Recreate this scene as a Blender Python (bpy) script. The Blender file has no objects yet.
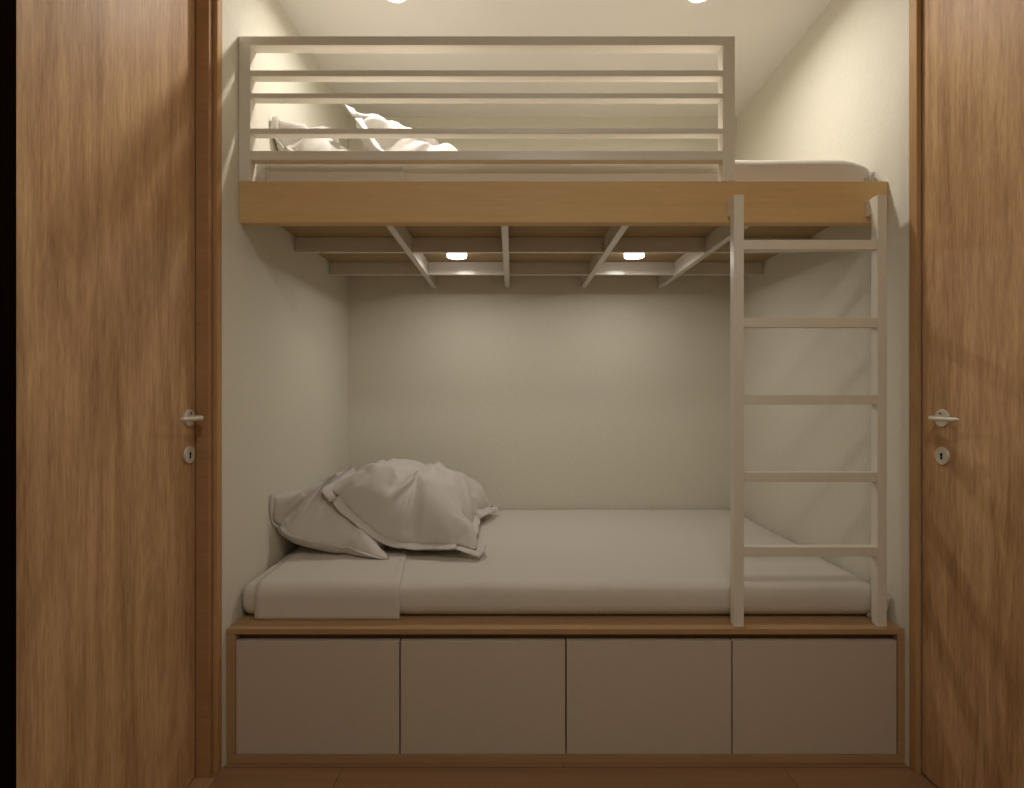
import bpy, bmesh, math, random
from mathutils import Vector, Matrix, noise
from mathutils.bvhtree import BVHTree

SC = bpy.context.scene
COL = SC.collection
PI = math.pi

# ------------------------------------------------------------------ camera
CAM_H = 1.10
cd = bpy.data.cameras.new('camera')
cd.sensor_width = 36.0
cd.lens = 36.0 * 545.0 / 1024.0
cd.clip_start = 0.02
cam = bpy.data.objects.new('camera', cd)
cam.location = (0, 0, CAM_H)
cam.rotation_euler = (PI / 2, 0, 0)
COL.objects.link(cam)
SC.camera = cam

# ------------------------------------------------------------------ world, exposure, lights
w = bpy.data.worlds.new('world')
SC.world = w
w.use_nodes = True
w.node_tree.nodes['Background'].inputs[0].default_value = (1.0, 0.85, 0.68, 1)
w.node_tree.nodes['Background'].inputs[1].default_value = 0.0
vs = SC.view_settings
vs.view_transform = 'Standard'
vs.look = 'None'
vs.gamma = 1.0
vs.use_curve_mapping = False
vs.exposure = 0.0
SC.cycles.diffuse_bounces = 8
SC.cycles.max_bounces = 12
SC.cycles.sample_clamp_indirect = 4.0

WARM = (1.0, 0.94, 0.86)
P_CEIL = 5.6        # the two ceiling downlights over the bunk
P_BUNK = 1.9        # the two downlights under the bunk
P_FILL = 6.2       # unseen round fill lamp above the camera, added to light the fronts


def lamp_light(name, loc, power, size, spread, color=WARM):
    d = bpy.data.lights.new(name, 'AREA')
    d.shape = 'DISK'
    d.size = size
    d.energy = power
    d.color = color
    d.spread = spread
    o = bpy.data.objects.new(name, d)
    o.location = loc
    COL.objects.link(o)
    return o


# ------------------------------------------------------------------ main dimensions (metres)
XL, XR = -0.851, 1.170        # side walls
YB = 2.83                     # rear wall of the niche
YD = 1.622                    # front of the storage base
ZC = 2.54                     # ceiling
YF = 1.600                    # where the niche walls meet the door frames
YN = -1.30                    # wall behind the camera


# ------------------------------------------------------------------ materials
def new_mat(name):
    m = bpy.data.materials.new(name)
    m.use_nodes = True
    nt = m.node_tree
    b = nt.nodes['Principled BSDF']
    return m, nt, b


def painted(name, color, rough=0.5, bump=0.0, scale=200.0, spec=0.5, metal=0.0):
    m, nt, b = new_mat(name)
    tc = nt.nodes.new('ShaderNodeTexCoord')
    n = nt.nodes.new('ShaderNodeTexNoise')
    n.inputs['Scale'].default_value = scale
    n.inputs['Detail'].default_value = 5
    nt.links.new(tc.outputs['Object'], n.inputs['Vector'])
    mr = nt.nodes.new('ShaderNodeMix')
    mr.data_type = 'RGBA'
    mr.inputs['A'].default_value = (*[c * 0.96 for c in color], 1)
    mr.inputs['B'].default_value = (*[min(1, c * 1.04) for c in color], 1)
    nt.links.new(n.outputs['Fac'], mr.inputs['Factor'])
    nt.links.new(mr.outputs['Result'], b.inputs['Base Color'])
    b.inputs['Roughness'].default_value = rough
    b.inputs['Specular IOR Level'].default_value = spec
    b.inputs['Metallic'].default_value = metal
    if bump:
        bp = nt.nodes.new('ShaderNodeBump')
        bp.inputs['Strength'].default_value = bump
        bp.inputs['Distance'].default_value = 0.003
        nt.links.new(n.outputs['Fac'], bp.inputs['Height'])
        nt.links.new(bp.outputs['Normal'], b.inputs['Normal'])
    return m


def wood(name, dark, light, grain_axis='Z', rough=0.45, scale=1.0, contrast=1.0):
    """Veneer: noise stretched along the grain, plus fine pores."""
    m, nt, b = new_mat(name)
    L = nt.links
    tc = nt.nodes.new('ShaderNodeTexCoord')

    def mapping(s_across, s_along):
        mp = nt.nodes.new('ShaderNodeMapping')
        s = [s_across] * 3
        s['XYZ'.index(grain_axis)] = s_along
        mp.inputs['Scale'].default_value = s
        L.new(tc.outputs['Object'], mp.inputs['Vector'])
        return mp

    def nz(mp, scale_, detail, dist=0.0):
        n = nt.nodes.new('ShaderNodeTexNoise')
        n.inputs['Scale'].default_value = scale_
        n.inputs['Detail'].default_value = detail
        n.inputs['Roughness'].default_value = 0.65
        n.inputs['Distortion'].default_value = dist
        L.new(mp.outputs['Vector'], n.inputs['Vector'])
        return n
    n1 = nz(mapping(9 * scale, 1.0 * scale), 1.0, 6, 1.2)
    n2 = nz(mapping(80 * scale, 5.0 * scale), 1.0, 5, 0.5)
    n3 = nz(mapping(230 * scale, 22 * scale), 1.0, 3)
    a1 = nt.nodes.new('ShaderNodeMath')
    a1.operation = 'MULTIPLY_ADD'
    L.new(n2.outputs['Fac'], a1.inputs[0])
    a1.inputs[1].default_value = 0.55
    L.new(n1.outputs['Fac'], a1.inputs[2])
    a2 = nt.nodes.new('ShaderNodeMath')
    a2.operation = 'MULTIPLY_ADD'
    L.new(n3.outputs['Fac'], a2.inputs[0])
    a2.inputs[1].default_value = 0.50
    L.new(a1.outputs[0], a2.inputs[2])
    cr = nt.nodes.new('ShaderNodeValToRGB')
    lo = 1.025 - 0.26 / contrast
    hi = 1.025 + 0.26 / contrast
    mr = nt.nodes.new('ShaderNodeMapRange')
    mr.inputs['From Min'].default_value = lo
    mr.inputs['From Max'].default_value = hi
    L.new(a2.outputs[0], mr.inputs['Value'])
    L.new(mr.outputs['Result'], cr.inputs['Fac'])
    cr.color_ramp.elements[0].color = (*dark, 1)
    cr.color_ramp.elements[1].color = (*light, 1)
    L.new(cr.outputs['Color'], b.inputs['Base Color'])
    b.inputs['Roughness'].default_value = rough
    b.inputs['Specular IOR Level'].default_value = 0.14
    bp = nt.nodes.new('ShaderNodeBump')
    bp.inputs['Strength'].default_value = 0.12
    bp.inputs['Distance'].default_value = 0.001
    L.new(a2.outputs[0], bp.inputs['Height'])
    L.new(bp.outputs['Normal'], b.inputs['Normal'])
    return m


def fabric(name, color):
    m, nt, b = new_mat(name)
    L = nt.links
    tc = nt.nodes.new('ShaderNodeTexCoord')
    n = nt.nodes.new('ShaderNodeTexNoise')
    n.inputs['Scale'].default_value = 9
    n.inputs['Detail'].default_value = 4
    L.new(tc.outputs['Object'], n.inputs['Vector'])
    wv = nt.nodes.new('ShaderNodeTexNoise')
    wv.inputs['Scale'].default_value = 900
    L.new(tc.outputs['Object'], wv.inputs['Vector'])
    b.inputs['Base Color'].default_value = (*color, 1)
    b.inputs['Roughness'].default_value = 0.9
    b.inputs['Specular IOR Level'].default_value = 0.15
    b.inputs['Sheen Weight'].default_value = 0.08
    b1 = nt.nodes.new('ShaderNodeBump')
    b1.inputs['Strength'].default_value = 0.15
    b1.inputs['Distance'].default_value = 0.02
    L.new(n.outputs['Fac'], b1.inputs['Height'])
    b2 = nt.nodes.new('ShaderNodeBump')
    b2.inputs['Strength'].default_value = 0.15
    b2.inputs['Distance'].default_value = 0.001
    L.new(wv.outputs['Fac'], b2.inputs['Height'])
    L.new(b1.outputs['Normal'], b2.inputs['Normal'])
    L.new(b2.outputs['Normal'], b.inputs['Normal'])
    return m


def floor_mat():
    m, nt, b = new_mat('floor_boards')
    L = nt.links
    tc = nt.nodes.new('ShaderNodeTexCoord')
    br = nt.nodes.new('ShaderNodeTexBrick')
    br.inputs['Scale'].default_value = 1.0
    br.inputs['Brick Width'].default_value = 1.3
    br.inputs['Row Height'].default_value = 0.12
    br.inputs['Mortar Size'].default_value = 0.0012
    br.inputs['Color1'].default_value = (0.38, 0.225, 0.118, 1)
    br.inputs['Color2'].default_value = (0.33, 0.19, 0.098, 1)
    br.inputs['Mortar'].default_value = (0.12, 0.055, 0.025, 1)
    L.new(tc.outputs['Object'], br.inputs['Vector'])
    mp = nt.nodes.new('ShaderNodeMapping')
    mp.inputs['Scale'].default_value = (1.2, 30, 30)
    L.new(tc.outputs['Object'], mp.inputs['Vector'])
    n = nt.nodes.new('ShaderNodeTexNoise')
    n.inputs['Scale'].default_value = 1.0
    n.inputs['Detail'].default_value = 6
    L.new(mp.outputs['Vector'], n.inputs['Vector'])
    mx = nt.nodes.new('ShaderNodeMix')
    mx.data_type = 'RGBA'
    mx.blend_type = 'MULTIPLY'
    mx.inputs['Factor'].default_value = 0.6
    L.new(br.outputs['Color'], mx.inputs['A'])
    L.new(n.outputs['Color'], mx.inputs['B'])
    cr = nt.nodes.new('ShaderNodeValToRGB')
    cr.color_ramp.elements[0].position = 0.3
    cr.color_ramp.elements[0].color = (0.6, 0.6, 0.6, 1)
    cr.color_ramp.elements[1].position = 0.7
    cr.color_ramp.elements[1].color = (1, 1, 1, 1)
    L.new(n.outputs['Fac'], cr.inputs['Fac'])
    L.new(cr.outputs['Color'], mx.inputs['B'])
    L.new(mx.outputs['Result'], b.inputs['Base Color'])
    b.inputs['Roughness'].default_value = 0.4
    return m


def glow(name, color, strength):
    m, nt, b = new_mat(name)
    b.inputs['Base Color'].default_value = (0.8, 0.8, 0.8, 1)
    b.inputs['Emission Color'].default_value = (*color, 1)
    b.inputs['Emission Strength'].default_value = strength
    return m


M = {
    'wall': painted('wall_plaster', (0.695, 0.67, 0.575), 0.85, 0.35, 70, 0.2),
    'ceiling': painted('ceiling_paint', (0.74, 0.72, 0.675), 0.9, 0.05, 120, 0.2),
    'door': wood('door_veneer', (0.36, 0.20, 0.095), (0.65, 0.42, 0.225), 'Z', 0.45, 1.0, 1.25),
    'frame': wood('frame_veneer', (0.37, 0.205, 0.090), (0.54, 0.335, 0.165), 'Z', 0.38, 1.0, 0.8),
    'reveal': wood('lining_veneer', (0.34, 0.19, 0.09), (0.46, 0.275, 0.14), 'X', 0.45, 1.0, 0.8),
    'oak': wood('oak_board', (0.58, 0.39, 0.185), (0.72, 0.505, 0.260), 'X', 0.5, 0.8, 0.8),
    'recess': painted('recess_shade_brown', (0.16, 0.095, 0.045), 0.7, 0.0, 40, 0.1),  # shade of the finger gap, put into the carcass colour
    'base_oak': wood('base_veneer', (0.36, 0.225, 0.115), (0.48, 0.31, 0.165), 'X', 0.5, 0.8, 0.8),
    'ply': wood('plywood', (0.34, 0.24, 0.13), (0.42, 0.30, 0.165), 'X', 0.6, 0.8, 0.8),
    'steel': painted('white_steel', (0.75, 0.71, 0.62), 0.38, 0.0, 60, 0.5),
    'gloss': painted('glossy_white_steel', (0.66, 0.62, 0.55), 0.12, 0.0, 60, 0.7),
    'front': painted('laminate_front', (0.56, 0.48, 0.40), 0.42, 0.0, 60, 0.5),
    'fabric': fabric('white_bedding', (0.63, 0.585, 0.525)),
    'piping': fabric('bedding_piping', (0.50, 0.46, 0.41)),
    'linen': fabric('pillow_linen', (0.63, 0.595, 0.56)),
    'floor': floor_mat(),
    'black': painted('near_black_matte', (0.006, 0.0025, 0.0015), 0.8, 0.0, 40, 0.0),
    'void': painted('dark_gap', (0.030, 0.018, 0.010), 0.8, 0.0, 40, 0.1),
    'chrome': painted('satin_nickel', (0.66, 0.61, 0.52), 0.35, 0.0, 60, 0.5, 0.35),
    'keyhole': painted('keyhole_black', (0.008, 0.007, 0.006), 0.8, 0.0, 40, 0.1),
    'trimring': painted('lamp_ring_white', (0.75, 0.72, 0.68), 0.4, 0.0, 40, 0.5),
    'glow': glow('lamp_glow', (1.0, 0.95, 0.86), 14.0),
    'glow_low': glow('lamp_glow_soft', (1.0, 0.95, 0.86), 9.0),
    'threshold': wood('threshold_wood', (0.40, 0.25, 0.15), (0.50, 0.33, 0.2), 'Y', 0.35),
}


# ------------------------------------------------------------------ mesh helpers
def box(bm, x0, x1, y0, y1, z0, z1):
    vs_ = [bm.verts.new((x, y, z)) for x in (x0, x1) for y in (y0, y1) for z in (z0, z1)]
    for f in ((0, 1, 3, 2), (4, 6, 7, 5), (0, 4, 5, 1), (2, 3, 7, 6), (0, 2, 6, 4), (1, 5, 7, 3)):
        bm.faces.new([vs_[i] for i in f])
    return vs_


def link(name, bm, mat, parent=None, bevel=0.0, segs=2, smooth=False, origin=None):
    """Link a bmesh as ONE object; its origin goes to the given point."""
    bmesh.ops.recalc_face_normals(bm, faces=bm.faces)
    if bevel:
        bmesh.ops.bevel(bm, geom=[e for e in bm.edges if e.calc_face_angle(0) > 0.6],
                        offset=bevel, segments=segs, profile=0.5, affect='EDGES')
    me = bpy.data.meshes.new(name)
    o = bpy.data.objects.new(name, me)
    if origin is not None:
        bmesh.ops.translate(bm, verts=bm.verts, vec=-Vector(origin))
        o.location = origin
    bm.to_mesh(me)
    bm.free()
    me.materials.append(M[mat])
    if smooth:
        for p in me.polygons:
            p.use_smooth = True
    COL.objects.link(o)
    if parent is not None:
        o.parent = parent
        pl = world_loc(parent)
        o.location = o.location - pl
    return o


def world_loc(o):
    v = Vector((0, 0, 0))
    while o is not None:
        v = v + o.location
        o = o.parent
    return v


def bx(name, dims, mat, parent=None, bevel=0.0015, segs=2):
    bm = bmesh.new()
    box(bm, *dims)
    c = ((dims[0] + dims[1]) / 2, (dims[2] + dims[3]) / 2, (dims[4] + dims[5]) / 2)
    return link(name, bm, mat, parent, bevel, segs, origin=c)


def thing(name, label, cat, loc, group=None):
    o = bpy.data.objects.new(name, None)
    o.empty_display_size = 0.1
    o.location = loc
    COL.objects.link(o)
    return tag(o, label, cat, group)


def tag(o, label, cat, group=None):
    o['label'] = label
    o['category'] = cat
    if group:
        o['group'] = group
    return o


def struct(o, label=None):
    o['kind'] = 'structure'
    if label:
        o['label'] = label
    return o


def cyl(bm, c, r, axis, h, n=32, r2=None):
    """Closed cylinder starting at c going h along axis."""
    c = Vector(c)
    ax = {'X': Vector((1, 0, 0)), 'Y': Vector((0, 1, 0)), 'Z': Vector((0, 0, 1))}[axis]
    u = Vector((0, 0, 1)) if axis != 'Z' else Vector((1, 0, 0))
    v = ax.cross(u)
    r2 = r if r2 is None else r2
    a = [bm.verts.new(c + u * math.cos(2 * PI * k / n) * r + v * math.sin(2 * PI * k / n) * r) for k in range(n)]
    d = [bm.verts.new(c + ax * h + u * math.cos(2 * PI * k / n) * r2 + v * math.sin(2 * PI * k / n) * r2) for k in range(n)]
    for k in range(n):
        bm.faces.new((a[k], a[(k + 1) % n], d[(k + 1) % n], d[k]))
    bm.faces.new(a[::-1])
    bm.faces.new(d)


# ------------------------------------------------------------------ the setting
struct(bx('floor', (-1.3, 1.6, YN - 0.1, YB + 0.1, -0.1, 0.0), 'floor', bevel=0))
struct(bx('ceiling', (-1.3, 1.6, YN - 0.1, YB + 0.1, ZC, ZC + 0.1), 'ceiling', bevel=0))
struct(bx('wall_back', (XL - 0.1, XR + 0.1, YB, YB + 0.1, 0, ZC), 'wall', bevel=0))
struct(bx('wall_left', (XL - 0.15, XL, YF, YB, 0, ZC), 'wall', bevel=0))
struct(bx('wall_right', (XR, XR + 0.15, 1.606, YB, 0, ZC), 'wall', bevel=0))
struct(bx('wall_front', (XL - 0.4, XR + 0.4, YN - 0.1, YN, 0, ZC), 'wall', bevel=0))
struct(bx('wall_passage_right', (XR, XR + 0.15, YN, 0.68, 0, ZC), 'wall', bevel=0))
struct(bx('wall_passage_left', (XL - 0.15, XL, YN, 0.30, 0, ZC), 'wall', bevel=0))

# left door frame: moulded far jamb (two bright strips and a groove), lining facing the camera
struct(bx('trim_1', (XL - 0.014, XL + 0.0005, 1.574, YF, 0, ZC), 'frame', bevel=0.003))
struct(bx('trim_2', (-0.905, XL - 0.014, 1.556, YF, 0, ZC), 'reveal', bevel=0.003))
# right door frame
struct(bx('trim_3', (XR - 0.0005, 1.184, 1.575, 1.606, 0, ZC), 'frame', bevel=0.002))
# near side of the left opening: a near-black panel
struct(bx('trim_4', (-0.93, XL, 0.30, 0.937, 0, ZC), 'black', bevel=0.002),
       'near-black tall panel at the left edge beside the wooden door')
struct(bx('trim_5', (XR, 1.30, 0.68, 0.742, 0, ZC), 'frame', bevel=0.002))
struct(bx('trim_6', (-0.905, XL + 0.004, 0.94, 1.556, 0, 0.004), 'threshold', bevel=0.001),
       'pale wooden threshold under the left door')
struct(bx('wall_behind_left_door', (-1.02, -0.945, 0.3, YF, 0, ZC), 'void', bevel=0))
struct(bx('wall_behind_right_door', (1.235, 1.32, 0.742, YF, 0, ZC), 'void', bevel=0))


def door(name, x_face, side, y0, y1, yh, label):
    """side = +1: the leaf's face looks towards +x (left door)."""
    t = 0.04
    xa, xb = (x_face - t, x_face) if side > 0 else (x_face, x_face + t)
    d = struct(bx(name, (xa, xb, y0, y1, 0.006, ZC - 0.006), 'door', bevel=0.0005), label)
    zr, zk = 1.0335, 0.930
    # rosette
    bm = bmesh.new()
    cyl(bm, (x_face, yh, zr), 0.025, 'X', 0.007 * side, 40, 0.0237)
    ro = link('rosette', bm, 'chrome', d, 0.0012, 2, origin=(x_face, yh, zr))
    # small grub-screw on the rosette
    bm = bmesh.new()
    cyl(bm, (x_face + 0.0078 * side, yh + 0.002, zr + 0.013), 0.0028, 'X', 0.0006 * side, 12)
    link('screw', bm, 'keyhole', ro, origin=(x_face, yh, zr + 0.012))
    # lever: neck out of the rosette, elbow, grip towards the viewer, flattened and tapering
    pts = []
    for s in range(5):
        pts.append((0.007 + 0.024 * s / 4, 0.0, 0.0075))
    for s in range(1, 7):
        a = PI / 2 * s / 6
        pts.append((0.031 + 0.011 * math.sin(a), -0.012 * (1 - math.cos(a)), 0.0075 - 0.0009 * s / 6))
    for s in range(1, 10):
        u = s / 9
        pts.append((0.042 - 0.003 * u * u, -0.012 - 0.088 * u, 0.0066 - 0.0008 * u))
    bm = bmesh.new()
    rings = []
    for i, (px, py, r) in enumerate(pts):
        a = pts[max(0, i - 1)]
        b_ = pts[min(len(pts) - 1, i + 1)]
        tx, ty = b_[0] - a[0], b_[1] - a[1]
        l = math.hypot(tx, ty)
        nx, ny = -ty / l, tx / l
        end = 0.55 if i == len(pts) - 1 else 1.0
        ring = []
        for k in range(16):
            an = 2 * PI * k / 16
            ring.append(bm.verts.new((x_face + side * (px + nx * math.cos(an) * r * 0.8 * end),
                                      yh + py + ny * math.cos(an) * r * 0.8 * end,
                                      zr + math.sin(an) * r * end)))
        rings.append(ring)
    for i in range(len(rings) - 1):
        for k in range(16):
            bm.faces.new((rings[i][k], rings[i][(k + 1) % 16], rings[i + 1][(k + 1) % 16], rings[i + 1][k]))
    bm.faces.new(rings[0][::-1])
    bm.faces.new(rings[-1])
    link('door_handle', bm, 'chrome', d, smooth=True, origin=(x_face, yh, zr))
    # escutcheon with a keyhole
    bm = bmesh.new()
    cyl(bm, (x_face, yh, zk), 0.0252, 'X', 0.006 * side, 40, 0.024)
    es = link('escutcheon', bm, 'chrome', d, 0.0012, 2, origin=(x_face, yh, zk))
    bm = bmesh.new()
    x0 = x_face + 0.0055 * side
    outline = []
    for k in range(13):
        a = -PI * 0.22 + (PI * 1.44) * k / 12
        outline.append((math.cos(a) * 0.0042, 0.004 + math.sin(a) * 0.0042))
    outline += [(-0.0026, 0.0), (-0.0032, -0.010), (0.0032, -0.010), (0.0026, 0.0)]
    fr = [bm.verts.new((x0, yh + p, zk + q)) for p, q in outline]
    bk = [bm.verts.new((x0 + 0.0012 * side, yh + p, zk + q)) for p, q in outline]
    bm.faces.new(fr)
    bm.faces.new(bk[::-1])
    for k in range(len(outline)):
        j = (k + 1) % len(outline)
        bm.faces.new((fr[k], fr[j], bk[j], bk[k]))
    link('keyhole', bm, 'keyhole', es, origin=(x_face, yh, zk))
    return d


door('door_1', -0.905, +1, 0.70, 1.5559, 1.523, 'oak veneer door leaf on the left with lever handle')
door('door_2', 1.185, -1, 0.745, 1.5748, 1.497, 'oak veneer door leaf on the right with lever handle')

# ------------------------------------------------------------------ storage base under the lower bed
ZT = 0.401
sb = thing('storage_base', 'oak-edged bed base with four flat handleless greige fronts under the lower mattress',
           'bed base', ((XL + XR) / 2, (YD + YB) / 2, 0))
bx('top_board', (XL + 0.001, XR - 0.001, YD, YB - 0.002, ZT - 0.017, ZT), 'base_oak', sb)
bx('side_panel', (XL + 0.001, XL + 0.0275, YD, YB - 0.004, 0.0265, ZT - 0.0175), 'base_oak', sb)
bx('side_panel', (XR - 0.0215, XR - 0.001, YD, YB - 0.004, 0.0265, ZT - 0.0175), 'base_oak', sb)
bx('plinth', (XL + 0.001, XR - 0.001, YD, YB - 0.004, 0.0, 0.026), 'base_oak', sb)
bx('carcass', (XL + 0.029, XR - 0.023, YD + 0.024, YB - 0.01, 0.027, ZT - 0.019), 'recess', sb)
px_edges = [235.2, 399.8, 566.0, 732.2, 897.6]
for k in range(4):
    xa = (px_edges[k] - 512) / 545 * YD + 0.0022
    xb = (px_edges[k + 1] - 512) / 545 * YD - 0.0022
    bx('cabinet_door', (xa, xb, YD + 0.001, YD + 0.0215, 0.0275, 0.3645), 'front', sb, 0.001)


# ------------------------------------------------------------------ mattresses
def soft_slab(x0, x1, y0, y1, z0, z1, r, rc, seed, amp=0.004, step=0.022, sag=None):
    """Rounded slab: plan corners of radius rc, edge rounding r, fine wrinkles."""
    bm = bmesh.new()
    nx = max(2, int((x1 - x0) / step))
    ny = max(2, int((y1 - y0) / step))
    nz = max(6, int((z1 - z0) / 0.012))
    bmesh.ops.create_cube(bm, size=1.0)
    # build a dense box from six grids
    bm.free()
    bm = bmesh.new()
    grid = {}

    def vert(i, j, k):
        key = (i, j, k)
        if key not in grid:
            grid[key] = bm.verts.new((x0 + (x1 - x0) * i / nx, y0 + (y1 - y0) * j / ny, z0 + (z1 - z0) * k / nz))
        return grid[key]
    for i in range(nx):
        for j in range(ny):
            for k in (0, nz):
                bm.faces.new((vert(i, j, k), vert(i + 1, j, k), vert(i + 1, j + 1, k), vert(i, j + 1, k)))
    for i in range(nx):
        for k in range(nz):
            for j in (0, ny):
                bm.faces.new((vert(i, j, k), vert(i + 1, j, k), vert(i + 1, j, k + 1), vert(i, j, k + 1)))
    for j in range(ny):
        for k in range(nz):
            for i in (0, nx):
                bm.faces.new((vert(i, j, k), vert(i, j + 1, k), vert(i, j + 1, k + 1), vert(i, j, k + 1)))
    cx, cy, cz = (x0 + x1) / 2, (y0 + y1) / 2, (z0 + z1) / 2
    for v in bm.verts:
        p = v.co.copy()
        # plan corner rounding
        qx = max(x0 + rc, min(x1 - rc, p.x))
        qy = max(y0 + rc, min(y1 - rc, p.y))
        d = Vector((p.x - qx, p.y - qy, 0))
        if d.length > rc:
            d = d.normalized() * rc
            p.x, p.y = qx + d.x, qy + d.y
        # inset of the side wall from this column, then edge rounding in section
        dx = min(p.x - x0, x1 - p.x)
        dy = min(p.y - y0, y1 - p.y)
        inset = min(dx, dy)
        if abs(v.co.x - qx) > 0 and abs(v.co.y - qy) > 0:
            inset = max(0.0, rc - Vector((p.x - qx, p.y - qy)).length)
        rz = min(p.z - z0, z1 - p.z)
        if inset < r and rz < r:
            a, b_ = r - inset, r - rz
            l = math.hypot(a, b_)
            if l > r:
                s = r / l
                na, nb = a * s, b_ * s
                # move inwards
                dirx = (qx - p.x)
                diry = (qy - p.y)
                dd = Vector((dirx, diry, 0))
                if dd.length < 1e-6:
                    dd = Vector((0, 0, 0))
                else:
                    dd.normalize()
                p += dd * (a - na)
                p.z += (b_ - nb) * (1 if p.z < cz else -1)
        v.co = p
    for v in bm.verts:
        p = v.co
        if p.z > cz and p.x > x1 - 0.085:
            p.z -= (0.030 if z0 > 1 else 0.010) * ((p.x - x1 + 0.085) / 0.085) ** 1.3 * (p.z - cz) / (z1 - cz)
        n = noise.noise(Vector((p.x * 3 + seed, p.y * 4, p.z * 6)))
        f = noise.noise(Vector((p.x * 14 + seed, p.y * 5, p.z * 10 + p.x * 9)))
        k = amp * n + amp * 0.45 * f
        if p.z > cz:
            p.z += k
        p.y += abs(k) * (1 if p.y < cy else -1) * (0.6 if abs(p.z - z0) > 0.01 else 0)
    return bm


def mattress(name, label, ox, z0, z1, y0, y1, x0, x1, seed, fold_z):
    t = thing(name, label, 'mattress', ((x0 + x1) / 2, (y0 + y1) / 2, z0))
    link('mattress_body', soft_slab(x0, x1, y0, y1, z0 + 0.004, z1, 0.038, 0.032, seed), 'fabric', t,
         smooth=True, origin=((x0 + x1) / 2, (y0 + y1) / 2, z0))
    # top sheet over the head end: wraps over the front edge, its hem a little proud of the mattress
    xa, xs = x0 + 0.052, -0.347
    r = 0.038
    prof = []
    for q in range(7):
        prof.append((y0, z0 + 0.001 + (z1 - r - z0 - 0.001) * q / 6, -1.0, 0.0))
    for q in range(1, 8):
        a = PI / 2 * q / 8
        prof.append((y0 + r - r * math.cos(a), z1 - r + r * math.sin(a), -math.cos(a), math.sin(a)))
    nb = 44
    for q in range(nb + 1):
        prof.append((y0 + r + (y1 - 0.03 - y0 - r) * q / nb, z1, 0.0, 1.0))
    bm = bmesh.new()
    nx = 26
    rows = []
    for (yy, zz, ny_, nz_) in prof:
        row = []
        for i in range(nx + 1):
            u = i / nx
            edge = xs - 0.045 * max(0.0, (yy - y0)) / 0.35 * (1 if yy - y0 < 0.35 else 0) - (0.045 if yy - y0 >= 0.35 else 0)
            edge += 0.006 * noise.noise(Vector((seed, yy * 8, zz * 16)))
            xx = xa + (edge - xa) * u
            nn = 0.004 * noise.noise(Vector((xx * 3 + seed, yy * 4, zz * 6))) + 0.0018 * noise.noise(
                Vector((xx * 14 + seed, yy * 5, zz * 10 + xx * 9)))
            off = 0.0045 + (nn if nz_ > 0.5 else abs(nn) * 0.6)
            if u > 0.97:
                off += 0.002
            row.append(bm.verts.new((xx, yy + ny_ * off, zz + nz_ * off)))
        rows.append(row)
    for a_, b_ in zip(rows, rows[1:]):
        for i in range(nx):
            bm.faces.new((a_[i], a_[i + 1], b_[i + 1], b_[i]))
    sh = link('sheet', bm, 'fabric', t, smooth=True, origin=((x0 + xs) / 2, (y0 + y1) / 2, z0))
    so = sh.modifiers.new('thick', 'SOLIDIFY')
    so.thickness = 0.004
    so.offset = 0.0
    # bunched cover corner at the foot end: two loose pleats rolled out of the front corner
    bm = bmesh.new()
    for (cx, cy, rr, hh, tx, ty, ph) in ((x1 - 0.040, y0 + 0.012, 0.011, 0.060, 0.012, -0.010, 0.4),
                                         (x1 - 0.020 + (0.008 if z0 < 1 else 0), y0 + 0.002, 0.010, 0.074, 0.006 + (0.012 if z0 < 1 else 0), -0.012, 2.2)):
        nu, nv = 18, 8
        g = []
        for i in range(nu + 1):
            row = []
            a = ph + 2.3 * PI * i / nu
            for j in range(nv + 1):
                v_ = j / nv
                rad = rr * (1 - 0.55 * i / nu) * (1.15 - 0.35 * v_)
                row.append(bm.verts.new((min(cx + rad * math.cos(a) + tx * v_, XR - 0.003), cy + rad * math.sin(a) + ty * v_,
                                         z0 + 0.003 + hh * v_ * (1 - 0.12 * i / nu))))
            g.append(row)
        for i in range(nu):
            for j in range(nv):
                bm.faces.new((g[i][j], g[i + 1][j], g[i + 1][j + 1], g[i][j + 1]))
    cf = link('corner_fold', bm, 'piping', t, smooth=True, origin=(x1, y0, z0))
    so = cf.modifiers.new('thick', 'SOLIDIFY')
    so.thickness = 0.0025
    return t


Z_LOW = 0.508
mattress('mattress', 'white sheeted lower mattress lying on the oak storage base', 0, ZT, Z_LOW, 1.690, YB - 0.008,
         XL + 0.003, XR - 0.012, 3.1, 0)
Z_PLY = 1.715
Z_UP = 1.863
mattress('mattress', 'white sheeted upper mattress in the high bunk behind the guard rail', 0, Z_PLY + 0.016, Z_UP, 1.748,
         YB - 0.008, XL + 0.012, XR - 0.006, 8.7, 0)

# ------------------------------------------------------------------ upper bunk
YBd = 1.695
ZB0, ZB1 = 1.633, 1.762
bunk = thing('bunk_frame', 'upper bunk frame with oak front board, white guard rail and slatted underside', 'bunk bed',
             ((XL + XR) / 2, (YBd + YB) / 2, ZB0))
bx('front_board', (XL + 0.001, XR - 0.001, YBd, YBd + 0.036, ZB0, ZB1), 'oak', bunk, 0.0015)
bx('base_panel', (XL + 0.002, XR - 0.002, YBd + 0.0365, YB - 0.002, Z_PLY, Z_PLY + 0.015), 'ply', bunk)
ZR = 1.650
CROSS = (-0.402, -0.024, 0.371, 0.768)
for xt in CROSS:
    bx('cross_rail', (xt - 0.0125, xt + 0.0125, YBd + 0.0365, YB - 0.002, ZR, Z_PLY - 0.0005), 'gloss', bunk, 0.0015)
cells = [XL + 0.002] + list(CROSS) + [XR - 0.002]
for yr in (2.135, 2.539):
    for k in range(5):
        xa = cells[k] + (0.0128 if k else 0)
        xb = cells[k + 1] - (0.0128 if k < 4 else 0)
        bx('long_rail', (xa, xb, yr, yr + 0.018, ZR + 0.006, Z_PLY - 0.0005), 'gloss', bunk, 0.001)
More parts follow.
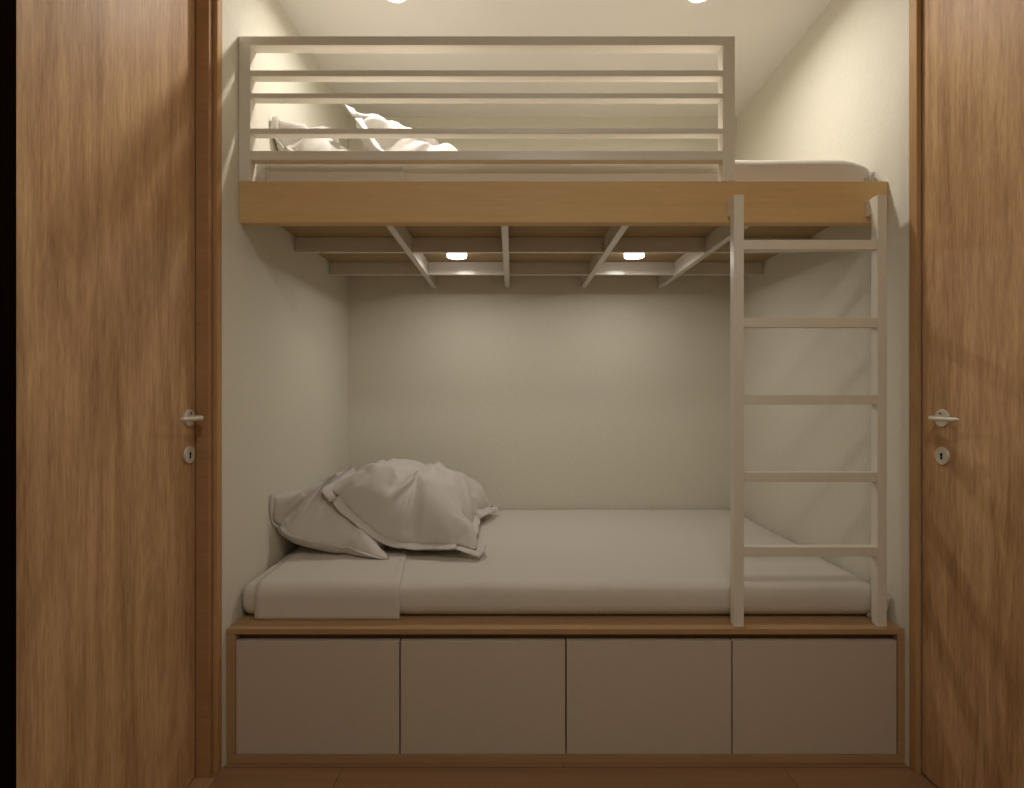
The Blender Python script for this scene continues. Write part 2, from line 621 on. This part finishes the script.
# guard rail
GX0, GX1 = XL + 0.001, 0.694
gy0, gy1 = YBd, YBd + 0.042
bx('guard_post', (GX0, GX0 + 0.036, gy0, gy1, ZB1 + 0.0003, 2.185), 'steel', bunk, 0.0015)
bx('guard_post', (GX1 - 0.038, GX1, gy0, gy1, ZB1 + 0.0003, 2.185), 'steel', bunk, 0.0015)
bx('guard_top_rail', (GX0, GX1, gy0, gy1, 2.1852, 2.213), 'steel', bunk, 0.0015)
for za, zb in ((2.089, 2.108), (2.0205, 2.0365), (1.910, 1.927), (1.828, 1.857)):
    bx('guard_bar', (GX0 + 0.0362, GX1 - 0.0382, gy0 + 0.001, gy0 + 0.034, za, zb), 'steel', bunk, 0.0015)

# ------------------------------------------------------------------ ladder
YL = 1.632
lad = thing('ladder', 'white square-tube ladder with five rungs at the right end of the bunk', 'ladder',
            (0.894, YL + 0.015, ZT))
for xa, xb in ((0.665, 0.695), (1.095, 1.123)):
    bx('stile', (xa, xb, YL, YL + 0.030, ZT + 0.0005, 1.697), 'steel', lad, 0.0015)
    bx('bracket', (xa + 0.003, xb - 0.003, YL + 0.0302, YBd - 0.0005, 1.650, 1.6965), 'steel', lad, 0.001)
for yc in (244.5, 322.5, 399.7, 477.3, 552.0):
    z = CAM_H + (394 - yc) / 545 * YL
    bx('rung', (0.6952, 1.0948, YL + 0.001, YL + 0.029, z - 0.0145, z + 0.0145), 'steel', lad, 0.0015)


# ------------------------------------------------------------------ lamps
def downlight(name, label, x, y, z, r, glow_mat, power, group, spread, size=0.07, drop=0.007):
    t = thing(name, label, 'ceiling light' if z > 2 else 'light', (x, y, z), group)
    bm = bmesh.new()
    n = 40
    prof = [(r + 0.010, 0.0), (r + 0.010, -0.003), (r + 0.006, -0.006), (r, -0.006), (r - 0.002, 0.0)]
    rings = [[bm.verts.new((x + a * math.cos(2 * PI * k / n), y + a * math.sin(2 * PI * k / n), z + b_)) for k in range(n)]
             for a, b_ in prof]
    for i in range(len(prof)):
        j = (i + 1) % len(prof)
        for k in range(n):
            bm.faces.new((rings[i][k], rings[i][(k + 1) % n], rings[j][(k + 1) % n], rings[j][k]))
    link('trim_ring', bm, 'trimring', t, origin=(x, y, z))
    bm = bmesh.new()
    cyl(bm, (x, y, z - drop), r - 0.003, 'Z', drop - 0.0005, n, r - 0.003)
    link('diffuser', bm, glow_mat, t, 0.001, 2, origin=(x, y, z))
    if power:
        l = lamp_light('lamp_light', (x, y, z - drop - 0.0015), power, size, spread)
        l.parent = t
        l.location = l.location - t.location
    return t


downlight('downlight', 'round ceiling downlight above the guard rail, left of the two', -0.420, 1.955, ZC, 0.042, 'glow',
          P_CEIL, 'ceiling downlights', math.radians(165))
downlight('downlight', 'round ceiling downlight above the bunk, right of the two near the ladder', 0.675, 1.955, ZC, 0.042,
          'glow', P_CEIL, 'ceiling downlights', math.radians(165))
downlight('downlight', 'small round light under the upper bunk, left of the two', -0.2355, 2.330, Z_PLY, 0.045,
          'glow_low', P_BUNK, 'lights under the bunk', math.radians(175), drop=0.030)
downlight('downlight', 'small round light under the upper bunk, right of the two', 0.5225, 2.330, Z_PLY, 0.045,
          'glow_low', P_BUNK, 'lights under the bunk', math.radians(175), drop=0.030)
downlight('added_fill_lamp', 'added wide round fill lamp on the passage ceiling, out of view', 0.16, 0.0, ZC, 0.24, 'glow_low',
          P_FILL, None, math.radians(175), 0.40, drop=0.03)  # out-of-view lamp added to brighten the bunk and base fronts

# ------------------------------------------------------------------ pillows
PW, PL = 0.56, 0.68


def sim_pillow(seed, pressure=5.0, frames=34, shrink=-0.10):
    """Two cloth panels sewn at the rim, inflated; returns (verts, faces, rim loop)."""
    nx, ny = 34, 42
    random.seed(seed)
    verts, faces = [], []
    idx = {}
    rim = []
    for side in (0, 1):
        for i in range(nx + 1):
            for j in range(ny + 1):
                edge = i in (0, nx) or j in (0, ny)
                if edge and side:
                    idx[(1, i, j)] = idx[(0, i, j)]
                    continue
                x = (i / nx - 0.5) * PW
                y = (j / ny - 0.5) * PL
                z = 0.0 if edge else (0.006 if side == 0 else -0.006)
                z += 0 if edge else random.uniform(-1, 1) * 0.003 + 0.006 * noise.noise(Vector((x * 9 + seed, y * 9, side * 5.0)))
                idx[(side, i, j)] = len(verts)
                verts.append((x, y, z))
    for side in (0, 1):
        for i in range(nx):
            for j in range(ny):
                q = (idx[(side, i, j)], idx[(side, i + 1, j)], idx[(side, i + 1, j + 1)], idx[(side, i, j + 1)])
                faces.append(q if side == 0 else q[::-1])
    for i in range(nx):
        rim.append(idx[(0, i, 0)])
    for j in range(ny):
        rim.append(idx[(0, nx, j)])
    for i in range(nx, 0, -1):
        rim.append(idx[(0, i, ny)])
    for j in range(ny, 0, -1):
        rim.append(idx[(0, 0, j)])
    me = bpy.data.meshes.new('pillow_sim')
    me.from_pydata(verts, [], faces)
    o = bpy.data.objects.new('pillow_sim', me)
    COL.objects.link(o)
    md = o.modifiers.new('cloth', 'CLOTH')
    cs = md.settings
    cs.quality = 6
    cs.mass = 0.15
    cs.tension_stiffness = 15
    cs.compression_stiffness = 12
    cs.shear_stiffness = 6
    cs.bending_stiffness = 0.06
    cs.use_pressure = True
    cs.uniform_pressure_force = pressure
    cs.shrink_min = shrink
    cs.shrink_max = shrink
    cs.effector_weights.gravity = 0.0
    cs.air_damping = 4
    md.collision_settings.use_collision = False
    md.point_cache.frame_start = 1
    md.point_cache.frame_end = frames
    for f in range(1, frames + 1):
        SC.frame_set(f)
        dg = bpy.context.evaluated_depsgraph_get()
        ev = o.evaluated_get(dg)
        pm = ev.to_mesh()
        out = [v.co.copy() for v in pm.vertices]
        ev.to_mesh_clear()
    bpy.data.objects.remove(o)
    bpy.data.meshes.remove(me)
    SC.frame_set(1)
    return out, faces, rim


def pillow_mesh(co, faces, rim, flange, seed, shape=None, droop=0.8):
    """Inflated case plus a flat hem flange round the rim; also a face->hem flag by index."""
    bm = bmesh.new()
    vv = [bm.verts.new(c) for c in co]
    for f in faces:
        bm.faces.new([vv[i] for i in f])
    n = len(rim)
    loops = [[vv[i] for i in rim]]
    for s in (0.35, 0.7, 1.0):
        lp = []
        for k, i in enumerate(rim):
            a = co[rim[(k - 3) % n]]
            b = co[rim[(k + 3) % n]]
            t = (b - a).normalized()
            o = Vector((t.y, -t.x, 0)).normalized()
            cc = co[i]
            rad = Vector((cc.x, cc.y, 0)).normalized()
            o = (o + rad * 0.25).normalized()
            wide = 1.0 if (cc.y < -0.24 or (cc.x > 0.18 and cc.y > -0.3)) else 0.25
            o = o * wide
            wav = 0.016 * s * noise.noise(Vector((cc.x * 11 + seed, cc.y * 11, 3.3)))
            lp.append(bm.verts.new(cc + o * flange * (0.75 if droop else 1) * s + Vector((0, 0, (wav - droop * flange * s) * wide))))
        loops.append(lp)
    hem_faces = []
    for a, b in zip(loops, loops[1:]):
        for k in range(n):
            j = (k + 1) % n
            hem_faces.append(bm.faces.new((a[k], a[j], b[j], b[k])))
    return bm, hem_faces


def push_out(bm, tree, margin=0.003):
    for v in bm.verts:
        hit = tree.find_nearest(v.co)
        if hit[0] is None:
            continue
        d = v.co - hit[0]
        if d.dot(hit[1]) < margin and d.length < 0.16:
            v.co = hit[0] + hit[1] * margin


def make_pillow(name, label, simres, flange, seed, xform, zfloor, avoid=None, wall=XL + 0.004, shape=None, finish=True):
    co, faces, rim = simres
    co = [c.copy() for c in co]
    bm, hem = pillow_mesh(co, faces, rim, flange, seed)
    for v in bm.verts:
        v.co = shape(v.co)
    bm.transform(xform)
    for v in bm.verts:
        if avoid is not None:
            pass
        # soft contact with the wall and the mattress
        if v.co.x < wall:
            v.co.z += (wall - v.co.x) * 0.25
            v.co.x = wall + 0.0005
        if v.co.z < zfloor:
            v.co.z = zfloor + 0.0005
    if avoid is not None:
        # drape over the pillow underneath: raise both layers by the smoothed overlap
        own = BVHTree.FromBMesh(bm)
        UP, DN = Vector((0, 0, 1)), Vector((0, 0, -1))
        bm.verts.index_update()
        lift = [0.0] * len(bm.verts)
        for v in bm.verts:
            t = avoid.ray_cast(Vector((v.co.x, v.co.y, zfloor + 1.0)), DN)[0]
            if t is None:
                continue
            o = own.ray_cast(Vector((v.co.x, v.co.y, zfloor - 0.05)), UP)[0]
            base = min(v.co.z, o.z) if o is not None else v.co.z
            lift[v.index] = max(0.0, t.z + 0.005 - base)
        for it in range(14):
            new = lift[:]
            for v in bm.verts:
                nb = [lift[e.other_vert(v).index] for e in v.link_edges]
                new[v.index] = max(lift[v.index] * (0.9 if it > 3 else 1.0), 0.4 * lift[v.index] + 0.6 * sum(nb) / len(nb))
            lift = new
        for v in bm.verts:
            v.co.z += lift[v.index]
    bmesh.ops.recalc_face_normals(bm, faces=bm.faces)
    tree = BVHTree.FromBMesh(bm)
    c = sum((v.co for v in bm.verts), Vector()) / len(bm.verts)
    org = Vector((c.x, c.y, zfloor))
    root = thing(name, label, 'pillow', org, 'white pillows')
    # case and hem as two parts of the same pillow
    b2 = bm.copy()
    b2.faces.ensure_lookup_table()
    
    nbody = len(faces)
    bm.faces.ensure_lookup_table()
    bmesh.ops.delete(bm, geom=[f for f in bm.faces if f.index >= nbody], context='FACES')
    bmesh.ops.delete(b2, geom=[f for f in b2.faces if f.index < nbody], context='FACES')
    body = link('pillow_case', bm, 'linen', root, smooth=True, origin=org)
    ss = body.modifiers.new('smooth', 'SUBSURF')
    ss.levels = 1
    ss.render_levels = 1
    hm = link('hem', b2, 'linen', root, smooth=True, origin=org)
    so = hm.modifiers.new('thick', 'SOLIDIFY')
    so.thickness = 0.003
    so.offset = 0
    return tree


simA = sim_pillow(1, pressure=4.0, shrink=-0.12)
simB = sim_pillow(7, pressure=3.2, shrink=-0.20)


def bend(c, x0, R, th):
    """Bend the part left of x0 upwards over an arc of radius R to the angle th."""
    u = x0 - c.x
    if u <= 0:
        return c
    ph = min(u / R, th)
    px, pz = x0 - R * math.sin(ph), R * (1 - math.cos(ph))
    if u > R * th:
        px -= (u - R * th) * math.cos(th)
        pz += (u - R * th) * math.sin(th)
    return Vector((px + c.z * math.sin(ph), c.y, pz + c.z * math.cos(ph)))


def creased(c, seed, amp, sx=1.0):
    """Soft folds: ridged noise, stronger near the corners and rim, running towards the middle."""
    r = math.hypot(c.x / (PW / 2), c.y / (PL / 2))
    an = math.atan2(c.y, c.x)
    rid = 1 - 2.2 * abs(noise.noise(Vector((math.cos(an) * 3.2 + seed, math.sin(an) * 3.2, r * 1.1))))
    rid2 = 1 - 2.2 * abs(noise.noise(Vector((c.x * 9 + seed, c.y * 6 + c.x * 6, 7.7))))
    k = amp * (rid * min(1, r * r * 1.3) * 0.9 + rid2 * 0.9 - 0.5)
    m = min(1.0, abs(c.z) / 0.03)
    return Vector((c.x, c.y, c.z + (k * m if c.z > 0 else -k * m * 0.4)))


def shape_low(c):
    c = creased(c, 4.2, 0.018)
    e = 1 + 0.4 * min(1.0, abs(c.y) / (PL / 2)) ** 3
    g = 1.0 - 0.55 * max(-1.0, min(1.0, (c.x + 0.06) / 0.20))
    c = Vector((c.x * 0.90, c.y, c.z * (1.18 * e * g if c.z > 0 else 0.45)))
    return bend(c, -0.04, 0.20, math.radians(42))


def shape_over(c):
    c = creased(c, 9.1, 0.026)
    c = Vector((c.x, c.y * 0.97, c.z * (1.28 if c.z > 0 else 0.5)))
    return bend(c, 0.05, 0.26, math.radians(44))


def T(loc, rx, ry, rz):
    return (Matrix.Translation(loc) @ Matrix.Rotation(math.radians(rz), 4, 'Z') @
            Matrix.Rotation(math.radians(ry), 4, 'Y') @ Matrix.Rotation(math.radians(rx), 4, 'X'))


for lvl, (zf, lab1, lab2, dx) in enumerate((
        (Z_LOW + 0.010, 'white pillow propped against the left wall on the lower mattress',
         'rumpled white pillow with hemmed edge leaning over its neighbour on the lower mattress', 0.0),
        (Z_UP + 0.010, 'white pillow against the left wall on the upper mattress, seen through the guard bars',
         'white pillow with a raised pointed corner on the upper mattress, behind the guard bars', 0.04))):
    flat = Matrix.Diagonal((1, 1, 0.8 if lvl else 1, 1))
    tr = make_pillow('pillow', lab1, simA, 0.007, 2.0 + lvl, T((-0.705 + dx * 0.5, 2.25, zf + 0.055), 0, 12, 2) @ flat, zf,
                     shape=shape_low)
    make_pillow('pillow', lab2, simB, 0.036, 5.0 + lvl, T((-0.410 + dx, 2.31, zf + 0.045 + 0.02 * lvl), 1, 1 + 15 * lvl, -3) @ flat, zf, avoid=tr,
                shape=shape_over)
